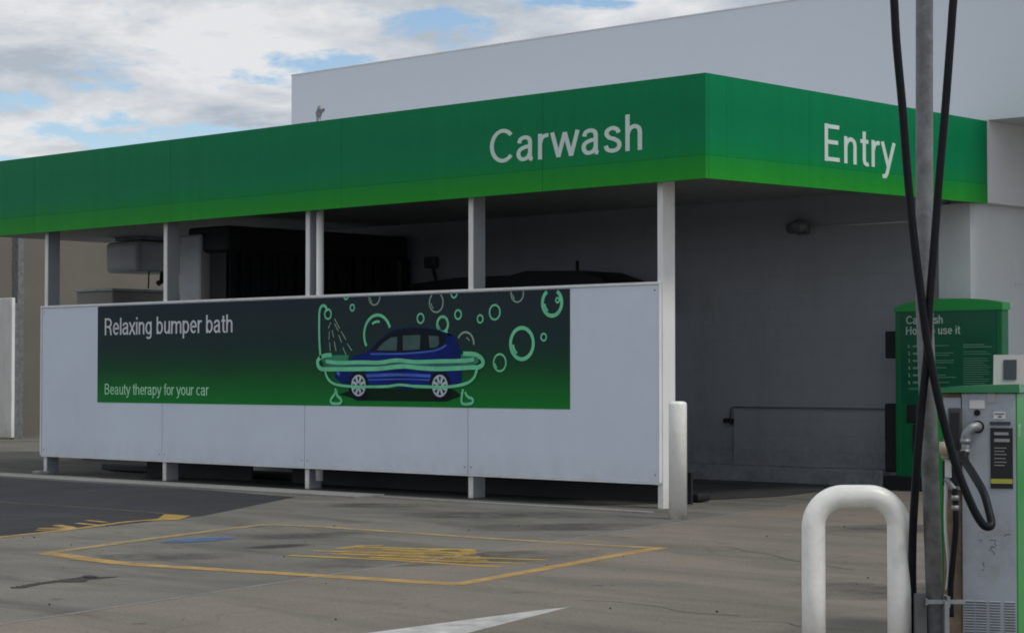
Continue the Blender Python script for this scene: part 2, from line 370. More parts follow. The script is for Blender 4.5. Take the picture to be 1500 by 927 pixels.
def text(name, s, m, root, origin, width, cap, xdir=(1, 0, 0), thick=0.004, space=1.0, refcap=None, bold=0.0):
    """lettering mesh: baseline-left at origin, given total width and capital height, upright, running along xdir"""
    cu = bpy.data.curves.new('t', 'FONT'); cu.body = s; cu.size = 1; cu.space_character = space; cu.offset = bold
    cu.resolution_u = 6
    to = bpy.data.objects.new('t', cu); COL.objects.link(to)
    bpy.context.view_layer.update()
    me = bpy.data.meshes.new_from_object(to.evaluated_get(bpy.context.evaluated_depsgraph_get()))
    bpy.data.objects.remove(to)
    xs = [v.co.x for v in me.vertices]; x0, x1 = min(xs), max(xs)
    caph = 0.729
    xd = Vector(xdir).normalized(); n = xd.cross(Vector((0, 0, 1)))      # faces outwards
    bm = bmesh.new(); bm.from_mesh(me); bpy.data.meshes.remove(me)
    if thick:
        r = bmesh.ops.extrude_face_region(bm, geom=list(bm.faces))
        for v in [g for g in r['geom'] if isinstance(g, bmesh.types.BMVert)]: v.co.z += 1.0
    O = Vector(origin) - off(None, root)
    for v in bm.verts:
        a = (v.co.x - x0) / (x1 - x0) * width; h = v.co.y / caph * cap
        v.co = O + xd * a + Vector((0, 0, 1)) * h + n * (v.co.z * thick)
    bmesh.ops.recalc_face_normals(bm, faces=bm.faces)
    g = G(); g.bm.free(); g.bm = bm
    return g.build(name, m, root, local=True)


def arc(cx, cy, rx, ry, a0, a1, n=18):
    return [(cx + rx * math.cos(R(a0 + (a1 - a0) * k / n)), cy + ry * math.sin(R(a0 + (a1 - a0) * k / n))) for k in range(n + 1)]
def sm(*P): return [(p.x, p.y) for p in smooth([(a, b_, 0) for a, b_ in P], 5)]
ARCH = sm((.09, .44), (.14, .59), (.26, .665), (.37, .61), (.40, .49), (.40, .38)) + [(.40, 0)]
GLY = {
 'C': (.70, [arc(.39, .5, .31, .435, 42, 318)]),
 'E': (.60, [[(.11, 0), (.11, 1)], [(.11, .935), (.53, .935)], [(.11, .52), (.49, .52)], [(.11, .065), (.54, .065)]]),
 'H': (.68, [[(.10, 0), (.10, 1)], [(.56, 0), (.56, 1)], [(.10, .52), (.56, .52)]]),
 'R': (.64, [[(.10, 0), (.10, 1)], [(.10, .935), (.33, .935)] + arc(.33, .71, .19, .225, 88, -90) + [(.10, .485)], sm((.30, .485), (.44, .42), (.49, .24), (.52, .0))]),
 'B': (.64, [[(.10, 0), (.10, 1)], [(.10, .935), (.31, .935)] + arc(.31, .735, .18, .20, 88, -90) + [(.10, .535)], [(.30, .535)] + arc(.32, .30, .21, .235, 88, -90) + [(.10, .065)]]),
 'a': (.52, [sm((.09, .52), (.13, .63), (.25, .675), (.36, .63), (.39, .52), (.39, .35)) + [(.39, .12), (.41, .05), (.46, .035)], sm((.39, .42), (.22, .385), (.10, .31), (.075, .18), (.14, .07), (.23, .055), (.33, .10), (.39, .22))]),
 'b': (.54, [[(.10, 0), (.10, 1)], arc(.27, .365, .175, .31, 0, 360, 30)]),
 'c': (.48, [arc(.26, .365, .18, .31, 48, 312)]),
 'e': (.51, [[(.08, .375), (.435, .375)] + arc(.26, .365, .175, .31, 4, 318, 26)]),
 'f': (.29, [sm((.30, .94), (.21, .93), (.155, .86), (.15, .74)) + [(.15, 0)], [(.02, .66), (.29, .66)]]),
 'g': (.54, [arc(.25, .365, .175, .31, 0, 360, 30), [(.425, .73), (.425, .0)] + sm((.42, -.06), (.37, -.18), (.25, -.22), (.11, -.17))[1:]]),
 'h': (.51, [[(.09, 0), (.09, 1)], ARCH]),
 'i': (.20, [[(.10, 0), (.10, .73)], [(.10, .87), (.10, 1)]]),
 'l': (.20, [[(.10, 0), (.10, 1)]]),
 'm': (.80, [[(.09, 0), (.09, .73)], ARCH, [(x + .31, y) for x, y in ARCH]]),
 'n': (.51, [[(.09, 0), (.09, .73)], ARCH]),
 'o': (.52, [arc(.26, .365, .18, .31, 0, 360, 30)]),
 'p': (.54, [[(.10, -.28), (.10, .73)], arc(.27, .365, .175, .31, 0, 360, 30)]),
 'r': (.33, [[(.09, 0), (.09, .73)], sm((.09, .44), (.14, .60), (.22, .66), (.32, .67))]),
 's': (.48, [sm((.40, .53), (.355, .63), (.24, .675), (.12, .62), (.095, .52), (.16, .42), (.28, .37), (.39, .29), (.42, .18), (.36, .08), (.24, .05), (.12, .09), (.07, .20))]),
 't': (.31, [[(.15, .93), (.15, .20)] + sm((.15, .16), (.18, .07), (.24, .045), (.30, .055)), [(.02, .66), (.29, .66)]]),
 'u': (.51, [[(.42, 0), (.42, .73)], [(.51 - x, .73 - y) for x, y in ARCH]]),
 'w': (.74, [[(.03, .73), (.20, .02)], [(.20, .02), (.37, .70)], [(.37, .70), (.54, .02)], [(.54, .02), (.71, .73)]]),
 'x': (.47, [[(.03, 0), (.43, .73)], [(.03, .73), (.43, 0)]]),
 'y': (.47, [[(.03, .73), (.24, .03)], [(.44, .73), (.235, .03), (.19, -.13), (.14, -.21), (.03, -.225)]]),
 '1': (.40, [[(.26, 0), (.26, 1)], [(.06, .78), (.26, .93)]]),
 '7': (.52, [[(.05, .935), (.48, .935)], [(.46, .92), (.28, .5), (.20, 0)]]),
 ' ': (.24, [])}
def letters(name, s, m, root, origin, width, cap, xdir=(1, 0, 0), w=.125, track=.03):
    """sans lettering drawn as strokes of even width"""
    xd = Vector(xdir).normalized(); n = xd.cross(Vector((0, 0, 1))); adv = 0; runs = []
    for ch in s:
        a, st = GLY[ch]
        for L_ in st: runs.append([(x + adv, y) for x, y in L_])
        adv += a + track
    xs = [p[0] for r_ in runs for p in r_]; x0, x1 = min(xs) - w / 2, max(xs) + w / 2
    sx = width / (x1 - x0); O = Vector(origin) - off(None, root); bm = bmesh.new()
    for q, r_ in enumerate(runs):
        P = [Vector((a, b_, 0)) for a, b_ in r_]; prev = None; closed = (P[0] - P[-1]).length < 1e-4
        for i, p in enumerate(P):
            if closed: t0 = (P[i] - P[i - 1]) if i else (P[-1] - P[-2]); t1 = (P[i + 1] - P[i]) if i < len(P) - 1 else (P[1] - P[0])
            else: t0 = (P[i] - P[i - 1]) if i else (P[1] - P[0]); t1 = (P[i + 1] - P[i]) if i < len(P) - 1 else (P[-1] - P[-2])
            t0 = t0.normalized(); t1 = t1.normalized(); t = (t0 + t1).normalized(); k = min(1 / max(.4, t.dot(t0)), 1.6)
            nn = Vector((-t.y, t.x, 0)) * w / 2 * k; cur = []
            for e_ in (p + nn, p - nn):
                cur.append(bm.verts.new(O + xd * ((e_.x - x0) * sx) + Vector((0, 0, e_.y * cap)) + n * (.00035 * (q % 5))))
            if prev: bm.faces.new([prev[0], prev[1], cur[1], cur[0]])
            prev = cur
    g = G(); g.bm.free(); g.bm = bm
    return g.build(name, m, root, local=True)

# ------------------------------------------------------------------ camera (world origin = base of the corner post)
cam = bpy.data.cameras.new('camera'); co = bpy.data.objects.new('camera', cam); COL.objects.link(co)
F = 3095.0; pitch = math.atan(86.5 / F)
CAM = Vector((13.704, -16.6137, 1.35)); yaw = math.atan2(0.72403, -0.68977)
co.location = CAM; co.rotation_euler = (math.pi / 2 + pitch, 0, yaw - math.pi / 2)
cam.sensor_width = 36; cam.lens = 36 * F / 1500; cam.clip_start = 0.1; cam.clip_end = 2000
scene.camera = co

# ------------------------------------------------------------------ ground
def struct(o): return tag(o, kind='structure')
struct(G().poly([(-300, -300, 0), (300, -300, 0), (300, 300, 0), (-300, 300, 0)]).build('ground', CONC))
jx = lambda y: 1.37 - 0.27 * (y + 1.32)
struct(G().poly([(jx(4.9), 4.9, .0015), (jx(-16), -16, .0015), (jx(-16) + 9, -30, .0015), (60, -30, .0015), (60, 30, .0015), (.85, 30, .0015), (.85, 5.25, .0015)]).build('forecourt_slab', CONCB))
struct(G().poly([(-40, -.98, .0015), (-10.6, -.96, .0015), (-6.1, -1.0, .0015), (-4.30, -1.22, .0015), (-2.55, -3.85, .0015), (-2.1, -5.2, .0015), (-1.62, -6.7, .0015), (-1.4, -9, .0015), (-2, -30, .0015), (-40, -30, .0015)]).build('asphalt_drive', ASPH))
struct(G().poly([(x, y, .0048) for x, y in [(-9.7, -.05), (-9.2, -.2), (-7, -.1), (-4, -.22), (-.9, -.1), (-.6, .6), (-.62, 1.4), (-.45, 2.6), (-.7, 3.6), (-.5, 4.97), (-11.5, 4.97), (-10.8, 3.6), (-10.4, 2.2), (-9.9, 1.0)]]).build('wash_bay_floor', WETC))
struct(G().box(-15, -3.6, -0.95, -0.50, -0.02, 0.03, 0.008).box(-3.596, 0.3, -0.62, -0.50, -0.02, 0.012, 0.004).build('kerb_strip', KERBM))
struct(G().stripe([(jx(1.7) - .02, 1.7), (jx(-1.32) - .02, -1.32), (jx(-7.2) - .02, -7.2), (jx(-14) - .02, -14)], 0.03, .0026).build('slab_joint', SEAM))
g = G()
for P in ([(3.35, -3.32), (3.5, -3.36), (3.82, -3.60), (4.1, -3.68), (4.58, -4.02), (5.3, -4.3)], [(5.23, -7.13), (5.4, -7.02), (5.57, -7.06), (5.8, -7.05), (6.03, -7.14), (6.4, -7.1)], [(6.64, -7.245), (6.8, -7.2), (6.97, -7.284), (7.3, -7.2)],):
    g.stripe(smooth([(p[0] + random.uniform(-.03, .03), p[1] + random.uniform(-.03, .03), 0) for p in P], 3), 0.009, .0028)
struct(g.build('ground_crack', SEAMD))

# painted markings: each marking one object
def mark(name, g, m, label, cat='road marking', group=None):
    return tag(g.build(name, m), kind='structure')
Z0 = .0030
mark('bay_outline', G().stripe([(p[0], p[1]) for p in smooth([(4.01, -6.92, 0), (3.40, -7.05, 0), (2.514, -7.239, 0), (1.931, -7.37, 0), (1.279, -7.50, 0), (0.7, -7.48, 0), (0.36, -7.42, 0), (0.03, -7.40, 0)])], .17, Z0), PAINT_Y, '')
mark('bay_outline', G().stripe([(p[0], p[1]) for p in smooth([(0.04, -7.40, 0), (-.463, -6.20, 0), (-.839, -5.2, 0), (-1.16, -4.26, 0)])], .12, Z0 + .0006), PAINT_YF, '')
mark('bay_outline', G().stripe([(p[0], p[1]) for p in smooth([(-1.18, -4.29, 0), (-.9, -4.15, 0), (-.504, -4.09, 0), (1.166, -4.034, 0), (2.397, -3.93, 0), (3.10, -3.80, 0)])], .13, Z0), PAINT_YF, '')
mark('bay_outline', G().stripe([(3.10, -3.78), (3.34, -4.7), (3.70, -5.9), (4.00, -6.95)], .12, Z0 + .0006), PAINT_Y, '')
mark('painted_word_ghost', G().poly([(x, y, Z0 - .0006) for x, y in [(1.547, -5.862), (1.342, -5.3), (1.63, -5.30), (1.80, -5.171), (1.93, -4.99), (2.104, -4.95), (2.495, -5.244), (3.021, -5.6), (3.018, -5.775), (2.408, -5.876), (1.913, -5.938)]]), PAINT_YG, '')
g = G()
for k, (P, w) in enumerate((([(1.341, -5.591), (1.25, -5.282), (1.35, -5.13)], .09), ([(1.256, -5.40), (1.685, -5.189), (2.178, -4.92)], .10), ([(1.327, -5.853), (1.877, -5.572), (2.432, -5.304)], .08), ([(1.625, -5.931), (2.217, -5.695), (2.871, -5.345)], .08),
             ([(1.507, -6.256), (2.33, -5.995), (3.347, -5.859)], .09), ([(1.587, -5.383), (2.181, -5.258), (2.402, -5.191)], .09), ([(2.072, -5.948), (2.714, -5.784), (3.255, -5.506)], .08), ([(2.424, -5.498), (2.871, -5.345), (3.194, -5.216)], .08), ([(1.95, -5.23), (1.97, -5.02), (2.10, -4.96), (2.35, -5.15)], .12))):
    g.stripe(P, w, Z0 + .0001 * k)
mark('painted_word', g, PAINT_YB, '')
g = G()
for k, (P, w) in enumerate((([(-2.23, -5.96), (-2.15, -5.8), (-2.0, -5.72)], .1), ([(-2.47, -5.60), (-2.2, -5.66), (-1.92, -5.78)], .1), ([(-2.56, -5.32), (-2.10, -5.36)], .08), ([(-2.80, -5.04), (-2.44, -5.08)], .08), ([(-2.05, -6.1), (-1.95, -5.7)], .09))):
    g.stripe(P, w, Z0 + .0001 * k)
mark('painted_word', g, PAINT_Y, '')
mark('lane_line', G().stripe([(-2.6, -4.05), (-3.3, -3.93), (-4.5, -3.93), (-5.88, -4.0), (-9, -3.9)], .08, Z0), PAINT_YD, '')
mark('lane_line', G().stripe([(-2.75, -4.4), (-4.1, -5.3), (-6, -6.5)], .05, Z0 + .0004), PAINT_YD, '')
mark('lane_line', G().stripe([(p[0], p[1]) for p in smooth([(-2.42, -4.3, 0), (-2.33, -4.95, 0), (-1.95, -5.75, 0), (-1.65, -6.6, 0), (-1.5, -7.1, 0)])], .10, Z0 + .0008), PAINT_Y, '')
mark('lane_corner', G().poly([(-2.95, -4.03, Z0 + .0012), (-2.60, -3.98, Z0 + .0012), (-2.22, -4.42, Z0 + .0012), (-2.36, -4.85, Z0 + .0012), (-2.50, -4.45, Z0 + .0012)]), PAINT_YB, '')
mark('direction_arrow', G().poly([(5.415, -7.42, Z0), (5.40, -7.73, Z0), (5.483, -9.075, Z0), (5.52, -10.2, Z0), (6.25, -9.8, Z0), (5.851, -8.683, Z0)]), PAINT_W, '')
mark('blue_patch', G().disc((-.155, -5.80), .17, .40, Z0 + .0012, n=60, rot=.12, rough=.06), PAINT_B, '')
mark('oil_stain', G().disc((.80, -5.76), .17, .36, .0024, n=50, rot=-.1, rough=.06), STAIN, '')
for q_, (x, y, a_, c_) in enumerate(((-.6, -1.9, .5, 1.5), (1.0, -2.6, .45, 1.3), (2.6, -5.6, .5, 1.8), (-2.5, -1.6, .35, 1.3), (.9, -7.0, .3, .9), (.1, -4.9, .35, .9), (6.5, -5.2, .6, 1.4), (3.4, -.6, .5, 1.5))):
    mark('tyre_grime', G().disc((x, y), a_, c_, .0021 + .0001 * q_, n=40, rot=-.9 + .25 * (q_ % 3), rough=.03), SMUDGE, '')
mark('kerb_line', G().stripe([(-.1, 4.06), (.45, 4.58)], .05, Z0), PAINT_W, '')
# broken grated drain cut in the concrete
g = G()
g.poly([(x, y, .003) for x, y in [(2.117, -9.067), (1.969, -8.834), (1.90, -8.608), (1.835, -8.372), (1.72, -8.22), (1.76, -8.20), (1.89, -8.227), (1.97, -8.113), (1.99, -8.22), (1.99, -8.388), (2.10, -8.48), (2.08, -8.56), (1.99, -8.62), (2.03, -8.777), (2.16, -8.99)]])
for k in range(12):
    y = -8.42 - .055 * k; x = 1.90 + .018 * k; q = random.uniform(-.02, .02)
    g.box(x - .06 + q, x - .02 + q, y, y + .02, .0005, .0036)
g.box(1.86, 1.93, -8.34, -8.27, .001, .012, .004)
tag(g.build('broken_drain', DARKHOLE), 'broken dark drain crack in the grey concrete left of the yellow bay outline', 'drain')

# pebbles and scraps of grit lying about
g = G()
for _ in range(70):
    a, b_ = random.uniform(-2, 8.5), random.uniform(-9.5, 1); r = random.uniform(.002, .008)
    if a < jx(b_) - 5: continue
    g.box(a - r, a + r, b_ - r * .8, b_ + r * .8, .004, .005 + r, r * .4)
tag(g.build('grit', DARKHOLE), 'small dark grit and pebbles scattered over the concrete forecourt', 'grit', kind='stuff')

# ------------------------------------------------------------------ car wash building
cw = empty('carwash_canopy', (0, 0, 0), 0, 'long open-sided car wash tunnel under a green fascia reading Carwash and Entry', 'car wash')
XC = .675
# fascia along the street side, in butted sheets
cuts = [-16.0, -14.1, -11.05, -8.0, -4.737, -1.529, XC]
for a, b_ in zip(cuts[:-1], cuts[1:]):
    G().box(a + .002, b_ - .002, -.15, -.10, 3.541, 4.355).build('fascia_panel', GREEN, cw)
    G().box(a + .002, b_ - .002, -.152, -.10, 3.306, 3.539).build('fascia_band', LGREEN, cw)
ys = [-.10, .183, 1.6, 2.95, 4.471, 5.15]
zt_ = lambda y: 4.355 - .02 * (y + .15) / 5.3
zb = lambda y: 3.306 + .061 * (y + .15) / 5.3; zs = lambda y: 3.541 + .05 * (y + .15) / 5.3
for a, b_ in zip(ys[:-1], ys[1:]):
    a0 = a + .001; b0 = b_ - .001
    G().prism([(XC - .05, a0, zs(a0) + .001), (XC - .05, b0, zs(b0) + .001), (XC - .05, b0, zt_(b0)), (XC - .05, a0, zt_(a0))], (.05, 0, 0)).build('fascia_panel', GREEN, cw)
    G().prism([(XC - .048, a0, zb(a0)), (XC - .048, b0, zb(b0)), (XC - .048, b0, zs(b0) - .001), (XC - .048, a0, zs(a0) - .001)], (.05, 0, 0)).build('fascia_band', LGREEN, cw)
G().box(-16, XC - .06, -.095, 5.14, 3.6, 4.2).build('roof', CEIL, cw)
G().box(-16, XC - .055, -.095, -.04, 3.40, 3.598).build('fascia_framing', CEIL, cw)
G().box(XC - .12, XC - .055, -.03, 5.13, 3.42, 3.598).build('fascia_framing', CEIL, cw)
for i in range(6):
    x = -13.75 + 2.75 * i if i else -13.75
    x1 = [-13.76, -11.01, -8.33, -5.54, -2.79, -.072][i]
    p = G().box(x1, x1 + .07, -.002, .012, 0, 3.6, .002).build('post', WHITEM, cw)
    G().box(x1 + .012, x1 + .066, .012, .20, 0.0, 3.6, .003).build('channel_web', WHITEM if i == 5 else WEBSHADE, p)  # inner webs carry painted shade; the corner web stays white as lit
G().tube([(-5.36, .07, .1), (-5.36, .07, 3.6)], .045, 16).build('downpipe', WHITEM, cw)
# back wall with plinth and splash panel
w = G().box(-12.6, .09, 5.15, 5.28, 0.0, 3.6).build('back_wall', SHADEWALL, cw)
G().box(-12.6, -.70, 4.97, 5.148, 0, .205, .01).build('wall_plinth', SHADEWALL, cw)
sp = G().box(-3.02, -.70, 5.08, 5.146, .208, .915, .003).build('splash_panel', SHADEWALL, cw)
G().tube([(-3.06, 5.06, .75), (-3.04, 5.05, .93), (-3.0, 5.05, .945), (-.55, 5.05, .945)], .010, 8).build('water_pipe', mat('dull_grey_pipe', (.09, .10, .11), .6), cw)
G().box(-3.16, -3.03, 5.03, 5.146, .74, .80, .01).build('pipe_outlet', BLACKM, cw)
# dark gutter rail on the floor where the cars' wheels are guided
G().box(-11.0, -.55, 1.05, 1.17, .0085, .11, .02).box(-.58, -.36, 1.02, 1.24, .009, .10, .03, 2).build('wheel_guide_rail', BLACKM, cw)
for a_, b_ in ((-9.5, -7.3), (-6.5, -.14)): G().box(a_, b_, .62, .65, .012, .34).build('gap_darkening_strip', BLACKM, cw)  # black strips added to darken the gap below the white screen
# roof vent
tag(G().tube([(-9.89, 4.0, 4.2), (-9.89, 4.0, 5.2)], .035, 12).tube([(-9.89, 4.0, 5.18), (-9.89, 4.0, 5.22), (-9.85, 4, 5.3), (-9.8, 4, 5.26)], [.035, .05, .05, .04], 12).box(-9.97, -9.8, 3.92, 4.08, 5.05, 5.08, .01).build('vent_pipe', CHROME),
    'small grey vent pipe sticking up above the green car wash fascia', 'vent pipe')

letters('lettering', 'Carwash', LETTER, cw, (-2.31, -.153, 3.648), 2.165, .375, w=.110, track=.055)
letters('lettering', 'Entry', LETTER, cw, (XC + .004, 1.87, 3.626), 1.35, .40, xdir=(0, 1, 0), w=.110, track=.05)

# main building behind
mb = empty('service_building', (0, 8, 0), 0, 'large plain pale grey building rising behind the green car wash canopy', 'building')
G().box(-11.86, 9, 5.152, 16, 4.345, 6.10).build('upper_wall', BIGWALL, mb)
G().box(-11.87, 9.01, 5.14, 16.01, 6.101, 6.115).build('parapet_cap', WHITEM, mb)
G().box(-11.8, .52, 5.29, 16, 0, 4.343).build('lower_wall', RENDER, mb)
G().box(.522, .69, 5.152, 16, 3.375, 4.343).build('wall_band', mat('pale_band_render', (.74, .76, .79), .8, var=.05, scale=1.5), mb)
G().box(.09, .522, 5.02, 5.289, 0, 3.373).build('pilaster', RENDER, mb)
G().tube([(.075, 5.10, 0), (.075, 5.10, 3.36)], .014, 8).build('conduit', WHITEM, mb)
g = G().box(.521, .531, 6.02, 6.20, 2.45, 2.75, .002)
g.build('wall_plate', RENDER, mb)

# flood lamp on the back wall
fl = empty('wall_lamp', (-2.0, 5.1, 3.2), 0, 'small grey bulkhead lamp with conduit high on the dark tunnel wall', 'lamp')
G().tube([(-2.12, 5.10, 3.19), (-2.06, 5.02, 3.2), (-1.9, 4.98, 3.22), (-1.78, 5.02, 3.22)], [.03, .075, .085, .05], 14).build('lamp_head', GALV, fl)
G().box(-2.02, -1.86, 5.09, 5.148, 3.12, 3.28, .01).build('mounting_plate', GALV, fl)
G().tube([(-1.78, 5.125, 3.21), (.0, 5.125, 3.205)], .011, 8).build('conduit', WHITEM, fl)

# ------------------------------------------------------------------ screen wall of white panels
sw = empty('splash_screen', (0, -.03, 0), 0, 'long waist-to-head-high white panel screen fixed across the car wash posts', 'screen')
px = [-11.02, -8.31, -5.52, -2.77, -.035]
for a, b_ in zip(px[:-1], px[1:]):
    G().box(a + .004, b_ - .004, -.03, -.006, .262, 2.275, .003).build('panel', WHITE, sw)
g = G()
for a, b_ in zip(px[:-1], px[1:]):
    for x in (a + .05, b_ - .05):
        for z in (.34, 2.22): g.cyl((x, -.0300, z), (x, -.0325, z), .011, .008, 8)
for _k in range(1): g.build('fixing_screws', CHROME, sw)['kind'] = 'stuff'
G().box(-11.05, -.02, -.042, -.002, 2.277, 2.305, .003).build('top_rail', WHITEM, sw)
G().box(-11.03, -.03, -.038, -.003, .243, .260, .002).build('bottom_rail', WHITEM, sw)
for a_, b_ in ((-11.05, -11.026), (-.03, -.018)): G().box(a_, b_, -.04, -.002, .262, 2.275, .002).build('edge_trim', WHITEM, sw)

# ------------------------------------------------------------------ mural banner
MY = -.034
bn = empty('printed_banner', (-5.5, MY, .99), 0, 'dark green printed banner with a blue car in a glowing bathtub on the white screen', 'banner')
G().box(-9.72, -1.247, MY, MY + .003, .995, 2.268).build('printed_sheet', MURAL, bn)
letters('lettering', 'Relaxing bumper bath', PRINTTXT, bn, (-9.557, MY - .0015, 1.885), 2.68, .225, w=.105, track=.0)
letters('lettering', 'Beauty therapy for your car', PRINTTXT2, bn, (-9.55, MY - .0015, 1.10), 2.215, .145, w=.10, track=.0)
def half_ring(gm, c, r, w, a0, a1, y):
    P = [(c[0] + r * math.cos(R(a)), c[1] + r * math.sin(R(a))) for a in [a0 + (a1 - a0) * k / 16 for k in range(17)]]
    gm.line(P, w, y)
ZT = 2.262
bub = [(-4.286, 2.257, .10, 1), (-4.774, 2.283, .05, 1), (-4.666, 2.142, .046, 0), (-3.517, 1.996, .063, 0), (-3.263, 2.17, .118, 0), (-3.161, 1.923, .102, 0),
       (-2.981, 2.262, .055, 1), (-2.916, 2.027, .06, 0), (-2.572, 1.973, .052, 0), (-2.349, 2.041, .09, 0), (-2.010, 2.236, .10, 1), (-1.942, 1.696, .19, 0),
       (-1.499, 2.125, .16, 1), (-1.621, 1.761, .048, 0), (-2.273, 1.491, .103, 0), (-1.42, 2.15, .035, 0)]
for i, (x, z, r, cut) in enumerate(bub):
    m = NEON if r > .045 or i % 2 else SPRAY
    if i in (4, 0, 10): m = SPRAY
    g = G(); wd = .032 if r > .15 else (.021 if r > .08 else .020)
    if i in (11, 12): wd = .042
    if i == 5: wd = .032
    if m is SPRAY: wd *= .8
    if z + r > ZT:
        a = math.degrees(math.asin(max(-1, min(1, (ZT - z) / r))))
        half_ring(g, (x, z), r - wd / 2, wd, 180 - a, 360 + a, MY - .003)
    else: g.ring((x, MY - .003, z), r, wd)
    if r > .09: half_ring(g, (x, z), r * .68, wd * .7, 185, 235, MY - .003)
    g.build('printed_bubble', m, bn)
g = G(); half_ring(g, (-4.235, 1.823), .225, .035, 20, 215, MY - .003); half_ring(g, (-4.235, 1.823), .15, .028, 75, 125, MY - .003); g.build('printed_bubble', NEON, bn)
g = G(); half_ring(g, (-2.80, 1.70), .13, .022, -5, 150, MY - .003); half_ring(g, (-2.80, 1.70), .07, .012, 30, 80, MY - .003); g.build('printed_bubble', SPRAY, bn)
g = G(); half_ring(g, (-3.07, 1.78), .06, .022, 100, 260, MY - .003); g.build('printed_bubble', NEON, bn)
# shadow under the printed car
G().poly([(x, MY - .002, z) for x, z in ((-4.9, 1.13), (-4.6, 1.20), (-3.0, 1.2), (-2.85, 1.13), (-3.1, 1.06), (-4.5, 1.06))]).build('printed_shadow', mat('printed_shadow_green', (.006, .022, .012), .5, spec=.08), bn)
car = G().poly([(x, MY - .004, z) for x, z in [(-4.96, 1.42), (-4.749, 1.52), (-4.619, 1.583), (-4.403, 1.625), (-4.19, 1.76), (-4.05, 1.85), (-3.9, 1.885), (-3.71, 1.9), (-3.424, 1.895), (-3.242, 1.869), (-3.063, 1.795), (-2.98, 1.79), (-2.93, 1.72), (-2.875, 1.634), (-2.855, 1.426), (-2.86, 1.287), (-2.95, 1.245), (-3.342, 1.225), (-3.709, 1.2), (-4.381, 1.225), (-4.85, 1.26), (-4.968, 1.33)]]).build('printed_car', PBLUE, bn)
G().poly([(x, MY - .005, z) for x, z in [(-4.38, 1.63), (-4.18, 1.765), (-4.03, 1.85), (-3.88, 1.878), (-3.71, 1.89), (-3.43, 1.885), (-3.25, 1.86), (-3.09, 1.79), (-3.16, 1.68), (-3.3, 1.64), (-3.8, 1.615)]]).build('printed_cabin', PDARK, car)
for W in ([(-4.25, 1.64), (-4.127, 1.731), (-4.001, 1.787), (-3.896, 1.793), (-3.906, 1.635)], [(-3.803, 1.806), (-3.515, 1.809), (-3.525, 1.648), (-3.803, 1.636)], [(-3.383, 1.8), (-3.222, 1.791), (-3.212, 1.707), (-3.252, 1.668), (-3.363, 1.66)]):
    G().poly([(x, MY - .006, z) for x, z in W]).build('printed_window', PGLASS, car)
g = G(); g.line([(-4.5, 1.345), (-3.9, 1.36), (-3.35, 1.345)], .035, MY - .005); g.line([(-4.35, 1.60), (-3.8, 1.60), (-3.3, 1.63), (-3.1, 1.69)], .02, MY - .0052); g.line([(-4.4, 1.30), (-3.8, 1.31), (-3.35, 1.30)], .015, MY - .005)
g.line([(-4.93, 1.39), (-4.88, 1.36)], .04, MY - .0052); g.build('printed_highlight', PBLUEL, car)
for cx in (-4.553, -3.200):
    wd = G(); wd.ring((cx, MY - .006, 1.235), .175, .176, n=36); wh = wd.build('printed_wheel', PDARK, car)
    s = G(); s.ring((cx, MY - .007, 1.235), .125, .022)
    for k in range(8):
        a = R(22 + 45 * k); s.line([(cx + .02 * math.cos(a), 1.235 + .02 * math.sin(a)), (cx + .11 * math.cos(a), 1.235 + .11 * math.sin(a))], .034, MY - .0072)
    s.build('printed_rim', PWHEEL, wh)
g = G()
Y = MY - .009
g.line([(-5.214, 1.55), (-5.238, 1.75), (-5.243, 2.0), (-5.235, 2.12), (-5.19, 2.175), (-5.13, 2.165), (-5.10, 2.11)], .035, Y)
g.ring((-5.086, Y - .0004, 2.075), .068, .022)
g.line([(-5.02, 1.592), (-5.15, 1.585), (-5.25, 1.545), (-5.27, 1.50), (-5.23, 1.44), (-5.1, 1.425), (-4.467, 1.427), (-4.2, 1.43), (-3.8, 1.455), (-3.5, 1.435), (-3.2, 1.425), (-2.728, 1.439), (-2.58, 1.445), (-2.52, 1.49), (-2.56, 1.55), (-2.66, 1.585), (-2.83, 1.592)], .05, Y)
g.line([(-5.12, 1.52), (-4.9, 1.50), (-4.5, 1.505), (-4.2, 1.50), (-3.9, 1.525), (-3.6, 1.505), (-3.2, 1.51), (-2.8, 1.515), (-2.66, 1.53)], .045, Y - .0003)
g.line([(-5.135, 1.40), (-5.09, 1.32), (-5.0, 1.262), (-4.85, 1.235), (-4.6, 1.222), (-4.1, 1.225), (-3.85, 1.245), (-3.6, 1.228)], .03, Y - .0006)
g.line([(-3.6, 1.23), (-3.2, 1.222), (-2.95, 1.235), (-2.76, 1.27), (-2.66, 1.33), (-2.615, 1.42)], .034, Y - .0006)
g.line([(-4.946, 1.20), (-4.96, 1.14), (-5.03, 1.07), (-5.02, 1.03), (-4.93, 1.02), (-4.86, 1.03), (-4.85, 1.07), (-4.92, 1.12), (-4.93, 1.18)], .032, Y - .0009)
g.line([(-2.83, 1.20), (-2.85, 1.12), (-2.85, 1.05), (-2.78, 1.035), (-2.69, 1.05), (-2.68, 1.09), (-2.76, 1.12), (-2.80, 1.17)], .032, Y - .0009)
g.build('printed_bathtub', NEON, bn)
g = G(); g.poly([(x, MY - .003, z) for x, z in [(-5.2, 1.56), (-5.05, 1.59), (-4.72, 1.59), (-4.75, 1.52), (-5.1, 1.50), (-5.2, 1.52)]]); g.build('printed_bathtub_inside', mat('printed_mid_green', (.05, .28, .15), .5, spec=.08), bn); g = G(); g.poly([(x, MY - .003, z) for x, z in [(-2.88, 1.59), (-2.68, 1.585), (-2.58, 1.54), (-2.62, 1.49), (-2.86, 1.50)]])
g.build('printed_bathtub_inside', mat('printed_mid_green', (.05, .28, .15), .5, spec=.08), bn)
